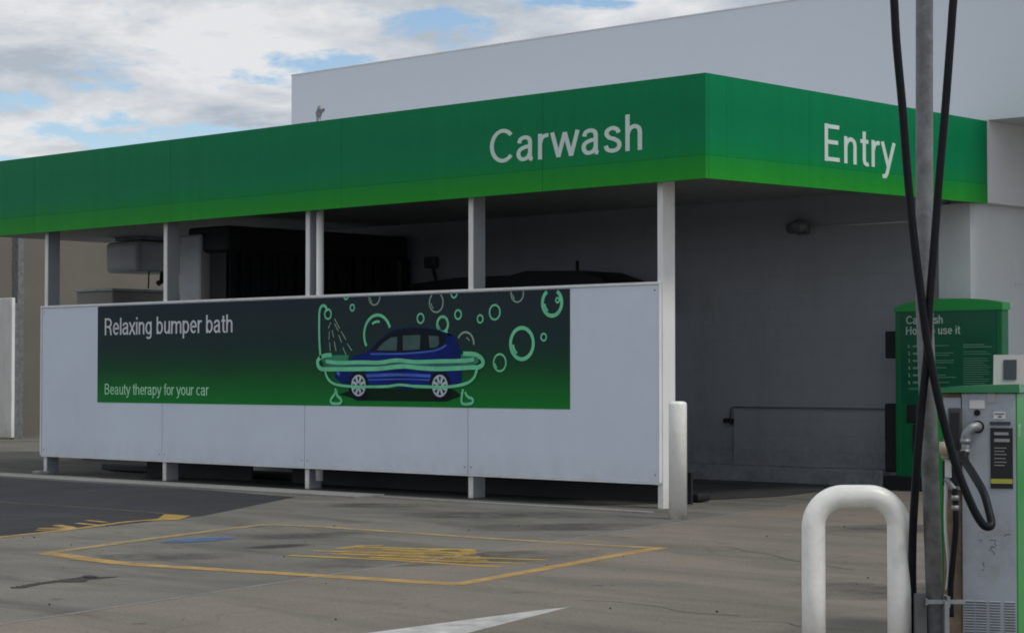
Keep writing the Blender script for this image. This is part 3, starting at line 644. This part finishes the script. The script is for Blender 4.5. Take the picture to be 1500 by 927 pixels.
wt = mat('printed_water', (.10, .38, .30), .5, var=.25, scale=5, spec=.08); wt.node_tree.nodes['Principled BSDF'].inputs['Alpha'].default_value = .5
G().poly([(x, Y + .0014, z) for x, z in [(-5.14, 1.45), (-5.18, 1.50), (-5.1, 1.525), (-4.2, 1.52), (-3.9, 1.545), (-3.6, 1.525), (-3.0, 1.53), (-2.66, 1.55), (-2.58, 1.50), (-2.7, 1.45), (-3.5, 1.44), (-3.8, 1.46), (-4.2, 1.44)]]).build('printed_water', wt, bn)
g = G()
D = [(-5.037, 1.977), (-5.081, 1.904), (-5.059, 1.874), (-5.07, 1.77), (-5.056, 1.741), (-5.046, 1.637), (-5.015, 1.888), (-4.985, 1.799), (-4.975, 1.754), (-4.943, 1.636), (-4.971, 1.961), (-4.904, 1.872), (-4.895, 1.827), (-4.845, 1.738), (-4.822, 1.679), (-4.767, 1.591), (-4.971, 2.02), (-4.879, 1.9), (-4.855, 1.87), (-4.766, 1.766), (-4.744, 1.722), (-4.666, 1.641)]
for a, b_ in zip(D[::2], D[1::2]): g.line([a, b_], .013, MY - .008)
g.build('printed_spray', SPRAY, bn)

# ------------------------------------------------------------------ wash machine in the tunnel
gm = empty('wash_gantry', (-9.4, 3.2, 0), 0, 'dark roll-over car wash machine with black brushes and a white side housing inside the tunnel', 'wash machine')
G().box(-9.97, -9.50, 1.50, 2.08, .05, 3.30, .02).build('side_housing', TANKM, gm)
G().box(-9.97, -9.50, 4.45, 4.95, .05, 3.30, .02).build('side_housing', BLACKM, gm)
G().box(-9.85, -8.95, 1.55, 4.95, 3.05, 3.40, .03).build('top_beam', BLACKM, gm)
g = G()
for k in range(34):                                   # hanging fabric strips, each slightly askew
    y = 1.58 + k * .1; o_ = random.uniform(-.05, .05)
    g.box(-8.99 + o_, -8.97 + o_, y, y + .085, .35 + random.uniform(0, .15), 3.06)
g.build('curtain', BRUSH, gm)
G().box(-9.45, -9.40, 2.09, 4.95, .2, 3.04).build('back_sheet', BLACKM, gm)
G().box(-9.40, -9.05, 1.60, 2.08, .3, 3.04).build('brush_guard', BLACKM, gm)
for y in (2.55, 4.0):
    g = G(); g.cyl((-9.2, y, .2), (-9.2, y, 3.0), .06)
    for k in range(170):
        a = random.random() * 6.283; z = .3 + 2.6 * k / 170; l = random.uniform(.32, .42)
        p = Vector((-9.2 + .05 * math.cos(a), y + .05 * math.sin(a), z)); q = Vector((-9.2 + l * math.cos(a), y + l * math.sin(a), z - .08))
        g.tube([p, q], [.012, .03], 4)
    g.build('side_brush', BRUSH, gm)
G().tube(smooth([(-9.47, 1.9, 2.2), (-9.43, 1.95, 2.5), (-9.36, 2.1, 2.85), (-9.2, 2.4, 3.1)]), .045, 10).build('supply_hose', BLACK, gm)
for a_ in (1.30, 4.86): G().box(-11.5, -7.4, a_, a_ + .1, .0085, .09, .01).build('floor_track', BLACKM, gm)
# dryer unit on back wall
dr = empty('dryer_unit', (-6.4, 4.6, 2.2), 0, 'low black dryer housing with a thin upright rod on the dark tunnel wall', 'dryer unit')
G().prism([(x, 4.25, z) for x, z in ((-8.15, 2.30), (-8.15, 2.66), (-7.2, 2.72), (-6.2, 2.72), (-5.9, 2.77), (-4.95, 2.74), (-4.55, 2.62), (-4.25, 2.40), (-4.3, 2.25))], (0, .85, 0)).build('housing', BLACKM, dr)
G().tube([(-5.11, 4.4, 2.7), (-5.11, 4.4, 2.88)], .022, 8).build('rod', BLACKM, dr)
tag(G().box(-8.72, -8.5, 5.02, 5.148, 2.93, 3.10, .02).tube([(-8.6, 5.1, 2.95), (-8.35, 5.1, 2.2)], .02, 8).build('control_box', mat('dark_grey_box', (.06, .07, .08), .6)), 'small dark control box on the tunnel back wall beside the machine', 'control box')
# tank hanging at the exit end
tk = empty('water_tank', (-14.3, 4.2, 3.6), 0, 'pale boxy water tank hung under the roof at the far exit end', 'tank')
G().box(-14.9, -14.0, 3.76, 4.8, 3.02, 3.52, .08, 3).build('tank_body', TANKM, tk)
G().box(-14.8, -14.1, 3.9, 4.7, 3.54, 3.599).build('bracket', GALV, tk)
G().tube([(-14.02, 4.0, 3.03), (-14.0, 3.97, 2.75)], .012, 8).build('cord', BLACKM, tk)
G().tube([(-14.05, 4.30, 3.03), (-14.05, 4.28, 2.88), (-14.05, 4.2, 2.84)], .045, 10).build('outlet_pipe', BLACKM, tk)
cb = empty('equipment_cabinet', (-14.6, 4.0, 0), 0, 'pale equipment cabinet standing under the hanging water tank at the exit', 'cabinet')
G().box(-15.1, -14.1, 3.35, 4.7, .35, 2.70, .02).build('body', mat('cream_cabinet', (.36, .345, .31), .6), cb)
G().box(-15.12, -14.08, 3.33, 4.72, 2.702, 2.74, .008).build('lid', TANKM, cb)
for a_ in (-15.05, -14.3): G().box(a_, a_ + .1, 3.4, 4.6, 0, .35).build('foot', GALV, cb)

# ------------------------------------------------------------------ far left
tag(G().box(-26.9, -26.5, 3, 40, 0, 5.2).build('boundary_wall', BEIGE), 'tall plain beige wall seen beyond the far end of the car wash', 'wall')
wp = empty('white_screen_panel', (-25.7, 8.55, 0), 0, 'plain white upright panel at the left edge in front of the beige wall', 'panel')
G().box(-26.45, -24.94, 8.55, 8.63, .03, 3.0, .01).build('sheet', WHITEM, wp)
for a_ in (-26.45, -25.1): G().box(a_, a_ + .13, 8.64, 8.75, 0, 2.9).build('support', GALV, wp)
tag(G().box(-25.35, -25.10, 8.80, 8.95, 0, 4.6, .01).build('steel_post', GALV), 'grey steel post behind the white panel at the left edge', 'post')

# ------------------------------------------------------------------ kiosk at the entry
ki = empty('instruction_kiosk', (.5, 4.6, 0), 0, 'tall green instruction kiosk reading Carwash How to use it at the entry', 'kiosk')
G().box(-.40, 1.25, 4.55, 4.90, 0, .165, .01).build('plinth', BLACKM, ki)
yk = 4.60
top = [(-.238, 2.14), (-.1, 2.19), (.1, 2.215), (.4, 2.232), (.75, 2.225), (1.0, 2.205), (1.186, 2.17)]
P = [(-.238, .166)] + top[:1] + top[1:] + [(1.186, .166)]
G().prism([(x, yk, z) for x, z in P], (0, .13, 0)).build('case', KGREEN, ki)
G().prism([(x, yk - .02, z) for x, z in [(-.25, 2.10), (-.25, 2.15)] + [(a, b_ + .012) for a, b_ in top[1:-1]] + [(1.2, 2.18), (1.2, 2.10)]], (0, .17, 0)).build('top_cap', PGREEN, ki)
for a_, b_ in ((-.238, -.17), (1.12, 1.186)): G().box(a_, b_, yk - .012, yk - .001, .17, 2.095, .003).build('frame', KGREEN, ki)
ps = G().box(-.165, 1.115, yk - .006, yk - .001, 1.02, 2.09).build('poster', KDARK, ki)
letters('lettering', 'Carwash', KTXT, ki, (-.09, yk - .008, 1.955), .50, .095)
letters('lettering', 'How to use it', KTXT, ki, (-.09, yk - .008, 1.83), .74, .095)
for i in range(6):
    text('line_number', '%d.' % (i + 1), KTXT, ki, (-.06, yk - .008, 1.675 - .085 * i), .028, .045, thick=0)
g = G()
random.seed(3)
def tline(x0, x1, z, h=.008): g.poly([(x0, yk - .008, z), (x1, yk - .008, z), (x1, yk - .008, z + h), (x0, yk - .008, z + h)])
for i in range(6):
    z = 1.685 - .085 * i
    tline(.0, .10 + .03 * (i % 3), z - .004, .026)
    tline(.22, .22 + random.uniform(.22, .42), z + .008); 
    if i in (1, 2, 4): tline(.22, .22 + random.uniform(.2, .40), z - .018)
tline(-.06, .60, 1.20, .006); tline(-.06, .30, 1.185, .006)
for k in range(18):
    if k in (2, 5): continue
    tline(.68, .68 + random.uniform(.25, .38), 1.70 - .026 * k, .010 if k < 3 else .006)
g.build('small_print', mat('kiosk_small_print', (.16, .36, .26), .5), ki)
for q_ in ((-.08, .06, .80, 1.01), (.0, .09, .45, .78)): G().box(q_[0], q_[1], yk - .03, yk - .001, q_[2], q_[3], .01).build('card_slot', BLACKM, ki)
G().box(-.42, -.245, 4.64, 4.74, 1.555, 1.875, .01).build('side_box', BLACKM, ki)
G().box(-.42, -.245, 4.62, 4.78, .21, 1.02, .015).build('lower_side_box', BLACKM, ki)

# ------------------------------------------------------------------ bollards
G_ = G().tube([(1.075, -1.09, 0), (1.075, -1.09, 1.075), (1.075, -1.09, 1.098), (1.075, -1.09, 1.108)], [.086, .086, .080, .05], 32)
tag(G_.build('bollard', UWHITE), 'straight round white bollard standing beside the corner post of the car wash', 'bollard')
ub = empty('hoop_bollard', (7.80, -7.985, 0), math.atan2(.287, .301), 'white bent-tube hoop bollard in the foreground beside the galvanised pole', 'hoop bollard')
hw = .2083; rr = .148; zt = .761
P = [(-hw, 0, -.05), (-hw, 0, .3), (-hw, 0, zt - rr)] + [(-hw + rr - rr * math.cos(R(a)), 0, zt - rr + rr * math.sin(R(a))) for a in range(8, 91, 8)] + [(0, 0, zt)] + [(hw - rr + rr * math.sin(R(a)), 0, zt - rr + rr * math.cos(R(a))) for a in range(0, 89, 8)] + [(hw, 0, zt - rr), (hw, 0, .3), (hw, 0, -.05)]
G().tube(P, .0575, 32).build('hoop', UWHITE, ub, local=True)
for x in (-hw, hw): G().cyl((x, 0, .0), (x, 0, .012), .1, .1, 32).build('base_flange', UWHITE, ub, local=True)

# ------------------------------------------------------------------ hose pole
hp = empty('hose_pole', (8.13, -7.79, 0), 0, 'weathered galvanised steel pole with clamps carrying two black fuel hoses', 'pole')
G().tube([(8.128, -7.79, 0), (8.113, -7.859, 1.7), (8.142, -7.889, 3.16), (8.150, -7.90, 3.75)], .0415, 24).build('shaft', GALV, hp)
G().tube([(7.97, -8.16, 3.6), (8.15, -7.9, 3.70), (8.42, -7.78, 3.6)], .03, 14).build('hose_arm', GALV, hp)
ux = Vector((.724, .69, 0)); uf = Vector((-.69, .724, 0)); pb = Vector((8.125, -7.795, 0))
def obox(g, c, a0, a1, d0, d1, z0, z1):
    P = [c + ux * a + uf * d for a, d in ((a0, d0), (a1, d0), (a1, d1), (a0, d1))]
    g.prism([(p.x, p.y, z0) for p in P], (0, 0, z1 - z0)); return g
g = obox(G(), pb, -.05, .135, -.05, -.042, .255, .275); obox(g, pb, -.055, -.045, -.05, .05, .25, .28); obox(g, pb, .045, .06, -.06, .05, .24, .29)
g.build('clamp', CHROME, hp)
obox(G(), pb, -.10, -.045, -.02, .02, 0.0, .30).build('side_channel', mat('dark_grey_channel', (.09, .095, .10), .6), hp)
obox(G(), pb, .03, .052, -.075, -.045, 0.0, .27).build('strap', CHROME, hp)
obox(G(), pb, -.12, .12, -.12, .12, 0.0, .012).build('base_plate', GALV, hp)
HL = [(8.0, -8.2, 3.60), (8.10, -8.165, 3.45), (8.133, -8.147, 3.195), (8.14, -8.131, 2.936), (8.155, -8.104, 2.612), (8.167, -8.08, 2.289), (8.185, -8.051, 1.965), (8.203, -8.023, 1.706), (8.222, -7.997, 1.479), (8.259, -7.95, 1.188), (8.305, -7.896, 0.929), (8.354, -7.844, 0.747), (8.385, -7.811, 0.662), (8.402, -7.782, 0.634), (8.408, -7.750, 0.645), (8.385, -7.73, 0.70), (8.33, -7.69, 0.79), (8.22, -7.60, 0.87), (8.12, -7.51, 0.93), (8.092, -7.468, 0.97)]
tag(G().tube(smooth(HL, 8), .020, 14).build('fuel_hose', BLACK), 'black hose crossing in front of the pole and looping down before the pump', 'hose', 'black hoses on the pole')
HR = [(8.42, -7.80, 3.6), (8.36, -7.88, 3.42), (8.325, -7.91, 3.202), (8.308, -7.925, 2.942), (8.288, -7.942, 2.617), (8.265, -7.961, 2.292), (8.243, -7.975, 1.967), (8.223, -7.985, 1.707), (8.207, -7.985, 1.447), (8.171, -7.979, 1.188), (8.138, -7.97, 0.928), (8.095, -7.93, 0.716), (8.04, -7.86, 0.538), (8.0, -7.80, 0.3), (7.99, -7.76, .08), (8.03, -7.72, .03), (8.15, -7.6, .03)]
tag(G().tube(smooth(HR, 8), .020, 14).build('fuel_hose', BLACK), 'black hose dropping from right of the pole down behind the hoop bollard', 'hose', 'black hoses on the pole')

# ------------------------------------------------------------------ pump
A = R(25)
pu = empty('fuel_pump', (7.951, -7.447, 0), A, 'grey and green fuel pump numbered 17 with worn side panel and pipework', 'fuel pump')
def L(g, name, m, par=None, sm=False): return g.build(name, m, par or pu, sm, local=True)
L(G().box(.095, .362, 0, .82, .03, 1.262, .004), 'side_panel', PGREY)
L(G().box(.0, .093, .02, .82, .03, 1.262, .004), 'rear_panel', TAN)
L(G().box(-.06, -.002, .05, .80, .03, 1.24, .004), 'cover_panel', PGREEN)
L(G().box(.006, .092, -.004, .018, .78, 1.24, .003), 'upper_plate', PGREY)
L(G().box(.3625, .367, .0, .82, .03, 1.262, .004), 'front_panel', PGREEN)
cap = L(G().prism([(-.07, -.015, 1.265), (-.07, -.02, 1.285), (.1, -.02, 1.300), (.378, -.02, 1.308), (.382, -.015, 1.265)], (0, .86, 0)), 'top_cap', mat('faded_green_cap', (.05, .26, .12), .4, var=.1))
L(G().prism([(.235, .16, 1.302), (.235, .19, 1.455), (.235, .30, 1.455), (.235, .36, 1.302)], (.15, 0, 0)), 'card_terminal', TERM)
L(G().prism([(.285, .1635, 1.33), (.285, .1830, 1.43), (.285, .1785, 1.43), (.285, .159, 1.33)], (.065, 0, 0)), 'terminal_screen', SCREEN)
L(G().box(.135, .21, -.003, -.0005, 1.186, 1.228), 'sticker', STICK)
L(G().box(.252, .31, -.003, -.0005, 1.135, 1.170), 'sticker', STICK)
L(G().box(.257, .305, -.0045, -.0032, 1.158, 1.163).box(.275, .292, -.0045, -.0032, 1.143, 1.150), 'sticker_print', SCREEN)
L(G().box(.222, .262, -.003, -.0005, 1.215, 1.262), 'sticker', mat('grey_sticker', (.36, .38, .41), .5))
L(G().box(.236, .345, -.004, -.0005, .79, 1.09), 'label', BLACKM)
L(G().box(.238, .343, -.0055, -.0042, .815, .838), 'label_band', YLAB)
g = G()
for k, (w, h) in enumerate(((.07, .014), (.075, .016), (.06, .004), (.05, .004), (.06, .004), (.055, .004), (.06, .004), (.05, .004))):
    z = 1.055 - [0, .034, .066, .082, .098, .118, .136, .152][k]; g.box(.255, .255 + w, -.0055, -.0042, z, z + h)
L(g, 'label_print', mat('label_grey_print', (.30, .31, .32), .5))
L(G().box(.235, .335, -.010, -.0005, 1.105, 1.122, .002), 'handle_slot', SCREEN)
L(G().cyl((.172, 0, 1.165), (.172, -.012, 1.165), .016, .014, 20), 'key_lock', BLACK)
L(G().cyl((.175, 0, 1.095), (.175, -.012, 1.095), .032, .030, 24), 'pipe_flange', BLACK)
L(G().tube(smooth([(.175, -.01, 1.095), (.172, -.05, 1.096), (.15, -.07, 1.088), (.128, -.075, 1.06), (.122, -.075, 1.03)]), .024, 16), 'elbow', CHROME)
L(G().cyl((.122, -.075, 1.03), (.122, -.075, .955), .021, .019, 16).cyl((.122, -.075, 1.035), (.122, -.075, 1.015), .029, .029, 6).cyl((.122, -.075, .985), (.122, -.075, .965), .026, .026, 6), 'pipe_fitting', CHROME)
rc = L(G().box(.035, .10, -.05, -.006, .93, 1.19, .004), 'nozzle_pocket', mat('dark_grey_pocket', (.05, .055, .06), .5))
L(G().box(.045, .088, -.053, -.051, .98, 1.165), 'pocket_opening', BLACKM, rc)
L(G().cyl((.018, -.04, 1.02), (.018, -.04, .955), .028, .03, 20).cyl((.018, -.04, .955), (.018, -.04, .935), .022, .018, 20), 'valve_cap', BEIGEP)
L(G().box(.015, .047, -.03, -.012, .84, .935, .003), 'filter_tube', STICK)
L(G().box(.0, .092, -.012, .018, .80, .925, .003), 'shadow_recess', BLACKM)
L(G().tube(smooth([(.02, -.035, .835), (.03, -.04, .825), (.05, -.045, .80), (.065, -.045, .78)]), .014, 12), 'lower_elbow', CHROME)
L(G().tube(smooth([(.062, -.045, .79), (.068, -.045, .72), (.068, -.045, .58), (.055, -.04, .45), (.04, -.03, .30), (.04, -.02, .15)]), .015, 12), 'return_hose', BLACK)
for a_ in (.73, .68): L(G().cyl((.067, -.045, a_ + .025), (.067, -.045, a_), .02, .02, 8), 'hose_clamp', CHROME)
L(G().tube(smooth([(.02, -.02, .82), (.015, -.02, .6), (.03, -.02, .4), (.02, -.02, .28)]), .008, 8), 'cable', STICK)
g = G()
for c in (.103, .162, .228, .300):
    for k in range(17):
        z = .232 - .0135 * k
        if z < .04: break
        g.prism([(c, -.0005, z), (c, -.005, z - .003), (c, -.0005, z - .009)], (.052, 0, 0))
L(g, 'louvre', PGREY)
g = G()
for c in (.103, .162, .228, .300):
    for k in range(17):
        z = .222 - .0135 * k
        if z < .03: break
        g.box(c, c + .052, -.0015, -.0005, z - .0012, z + .0015)
L(g, 'louvre_gap', mat('louvre_gap_grey', (.10, .11, .12), .6))
# scratches
g = G()
random.seed(11)
for _ in range(9):
    x = random.uniform(.17, .30); z = random.uniform(.38, .56); a = random.uniform(-1.4, 1.2); l = random.uniform(.01, .05)
    g.line([(x, z), (x + l * math.cos(a) * .5, z + l * math.sin(a) * .5 + .004), (x + l * math.cos(a), z + l * math.sin(a))], .003, -.0012)
L(g, 'scratch_marks', SCREEN)['kind'] = 'stuff'
L(G().box(-.07, .39, -.02, .84, 0, .03, .005), 'plinth', GALV)
nt_ = letters('pump_number', '17', mat('white_number', (.75, .78, .76), .5), None, (0, 0, 0), .12, .062, xdir=(0, 1, 0), w=.16)
nt_.parent = pu; nt_.location = (.3695, .016, 1.045)

# leaf litter and weeds beside the left post
g = G()
random.seed(5)
for _ in range(160):
    x = random.uniform(-10.9, -7.9); y = random.gauss(.6, .35); h = random.uniform(.02, .13) * (1.2 if x > -9.3 else .5)
    a = random.random() * 6.28; w = .006
    g.poly([(x, y, .008), (x + w * math.cos(a), y + w * math.sin(a), .008), (x + random.uniform(-.06, .06), y + random.uniform(-.05, .05), h)])
tag(g.build('weeds', SOIL), 'sparse dry weeds and litter on the dark ground beneath the white screen', 'weeds', kind='stuff')
tag(G().box(-10.86, -10.62, -.30, -.16, .001, .06, .02, 2).build('concrete_block', KERBM), 'small pale concrete lump at the foot of the left post', 'concrete lump')

# ------------------------------------------------------------------ sky and light
EL, AZ = R(58), R(82)        # sun elevation, azimuth clockwise from +Y
w = bpy.data.worlds.new('World'); scene.world = w; w.use_nodes = True
N = w.node_tree.nodes; LK = w.node_tree.links; bg = N['Background']
sky = N.new('ShaderNodeTexSky'); sky.sky_type = 'NISHITA'; sky.sun_disc = False; sky.sun_elevation = EL; sky.sun_rotation = AZ
sky.air_density = 1.0; sky.dust_density = 0.4; sky.ozone_density = 2.5
tc = N.new('ShaderNodeTexCoord'); sp_ = N.new('ShaderNodeSeparateXYZ'); LK.new(tc.outputs['Generated'], sp_.inputs[0])
zz = N.new('ShaderNodeMath'); zz.operation = 'MAXIMUM'; zz.inputs[1].default_value = 0.0; LK.new(sp_.outputs['Z'], zz.inputs[0])
za = N.new('ShaderNodeMath'); za.operation = 'ADD'; za.inputs[1].default_value = 0.20; LK.new(zz.outputs[0], za.inputs[0])
dv = N.new('ShaderNodeVectorMath'); dv.operation = 'DIVIDE'; LK.new(tc.outputs['Generated'], dv.inputs[0])
cx_ = N.new('ShaderNodeCombineXYZ')
for s in 'XYZ': LK.new(za.outputs[0], cx_.inputs[s])
LK.new(cx_.outputs[0], dv.inputs[1])
mpn = N.new('ShaderNodeMapping'); mpn.inputs['Location'].default_value = (32.6, 5.3000, 0); mpn.inputs['Scale'].default_value = (1, 1, 0.0)
LK.new(dv.outputs[0], mpn.inputs['Vector'])
def nz(sc, det, ro, dist=0.0):
    n = N.new('ShaderNodeTexNoise'); n.inputs['Scale'].default_value = sc; n.inputs['Detail'].default_value = det
    n.inputs['Roughness'].default_value = ro; n.inputs['Distortion'].default_value = dist
    LK.new(mpn.outputs[0], n.inputs['Vector']); return n.outputs['Fac']
cover = N.new('ShaderNodeMapRange'); cover.inputs['From Min'].default_value = 0.30; cover.inputs['From Max'].default_value = 0.48
LK.new(nz(5.5, 9, 0.60, 0.15), cover.inputs['Value'])
ramp = N.new('ShaderNodeValToRGB'); LK.new(nz(3.6, 9, 0.60, 0.15), ramp.inputs[0])
e = ramp.color_ramp.elements; e[0].position = 0.38; e[0].color = (3.5, 3.95, 4.5, 1); e[1].position = 0.60; e[1].color = (6.2, 6.3, 6.45, 1)
# clear gaps in the cloud at given azimuths and heights
at = N.new('ShaderNodeMath'); at.operation = 'ARCTAN2'; LK.new(sp_.outputs['Y'], at.inputs[0]); LK.new(sp_.outputs['X'], at.inputs[1])
def mth(op, a, b_=None):
    m_ = N.new('ShaderNodeMath'); m_.operation = op
    for k_, v_ in enumerate((a, b_)):
        if v_ is None: continue
        if isinstance(v_, (int, float)): m_.inputs[k_].default_value = v_
        else: LK.new(v_, m_.inputs[k_])
    return m_.outputs[0]
gap = None
for a0, e0, ra, re_ in ((2.5052, 0.1135, 0.045, 0.009), (2.4225, 0.1447, 0.034, 0.0085), (2.3676, 0.1606, 0.027, 0.009), (2.5658, 0.1245, 0.018, 0.005), (2.3060, 0.1741, 0.033, 0.0035), (2.5580, 0.0998, 0.020, 0.003)):
    u = mth('POWER', mth('DIVIDE', mth('SUBTRACT', at.outputs[0], a0), ra), 2); v = mth('POWER', mth('DIVIDE', mth('SUBTRACT', sp_.outputs['Z'], e0), re_), 2)
    bl = mth('MAXIMUM', mth('SUBTRACT', 1.0, mth('MULTIPLY', mth('ADD', u, v), .5)), 0.0)
    gap = bl if gap is None else mth('MAXIMUM', gap, bl)
cv = cover.inputs['Value'].links[0].from_socket
LK.new(mth('SUBTRACT', mth('ADD', mth('MULTIPLY', mth('SUBTRACT', cv, .5), 1.9), .62), mth('MULTIPLY', gap, .31)), cover.inputs['Value'])
mxs = N.new('ShaderNodeMix'); mxs.data_type = 'RGBA'
LK.new(cover.outputs[0], mxs.inputs['Factor']); LK.new(sky.outputs[0], mxs.inputs['A']); LK.new(ramp.outputs[0], mxs.inputs['B'])
LK.new(mxs.outputs['Result'], bg.inputs['Color']); bg.inputs['Strength'].default_value = 0.10
sl = bpy.data.lights.new('sun', 'SUN'); sl.energy = 1.3; sl.angle = R(12); sl.color = (1, .95, .88)
so = bpy.data.objects.new('sun', sl); COL.objects.link(so); so.location = (0, 0, 30)
d = Vector((math.sin(AZ) * math.cos(EL), math.cos(AZ) * math.cos(EL), math.sin(EL)))
so.rotation_euler = d.to_track_quat('Z', 'Y').to_euler()

scene.render.engine = 'CYCLES'
scene.view_settings.view_transform = 'Standard'; scene.view_settings.look = 'None'
scene.view_settings.exposure = 0.32; scene.view_settings.gamma = 1.0
scene.cycles.max_bounces = 8; scene.cycles.filter_width = 1.8
scene.render.resolution_x = 1024; scene.render.resolution_y = 632
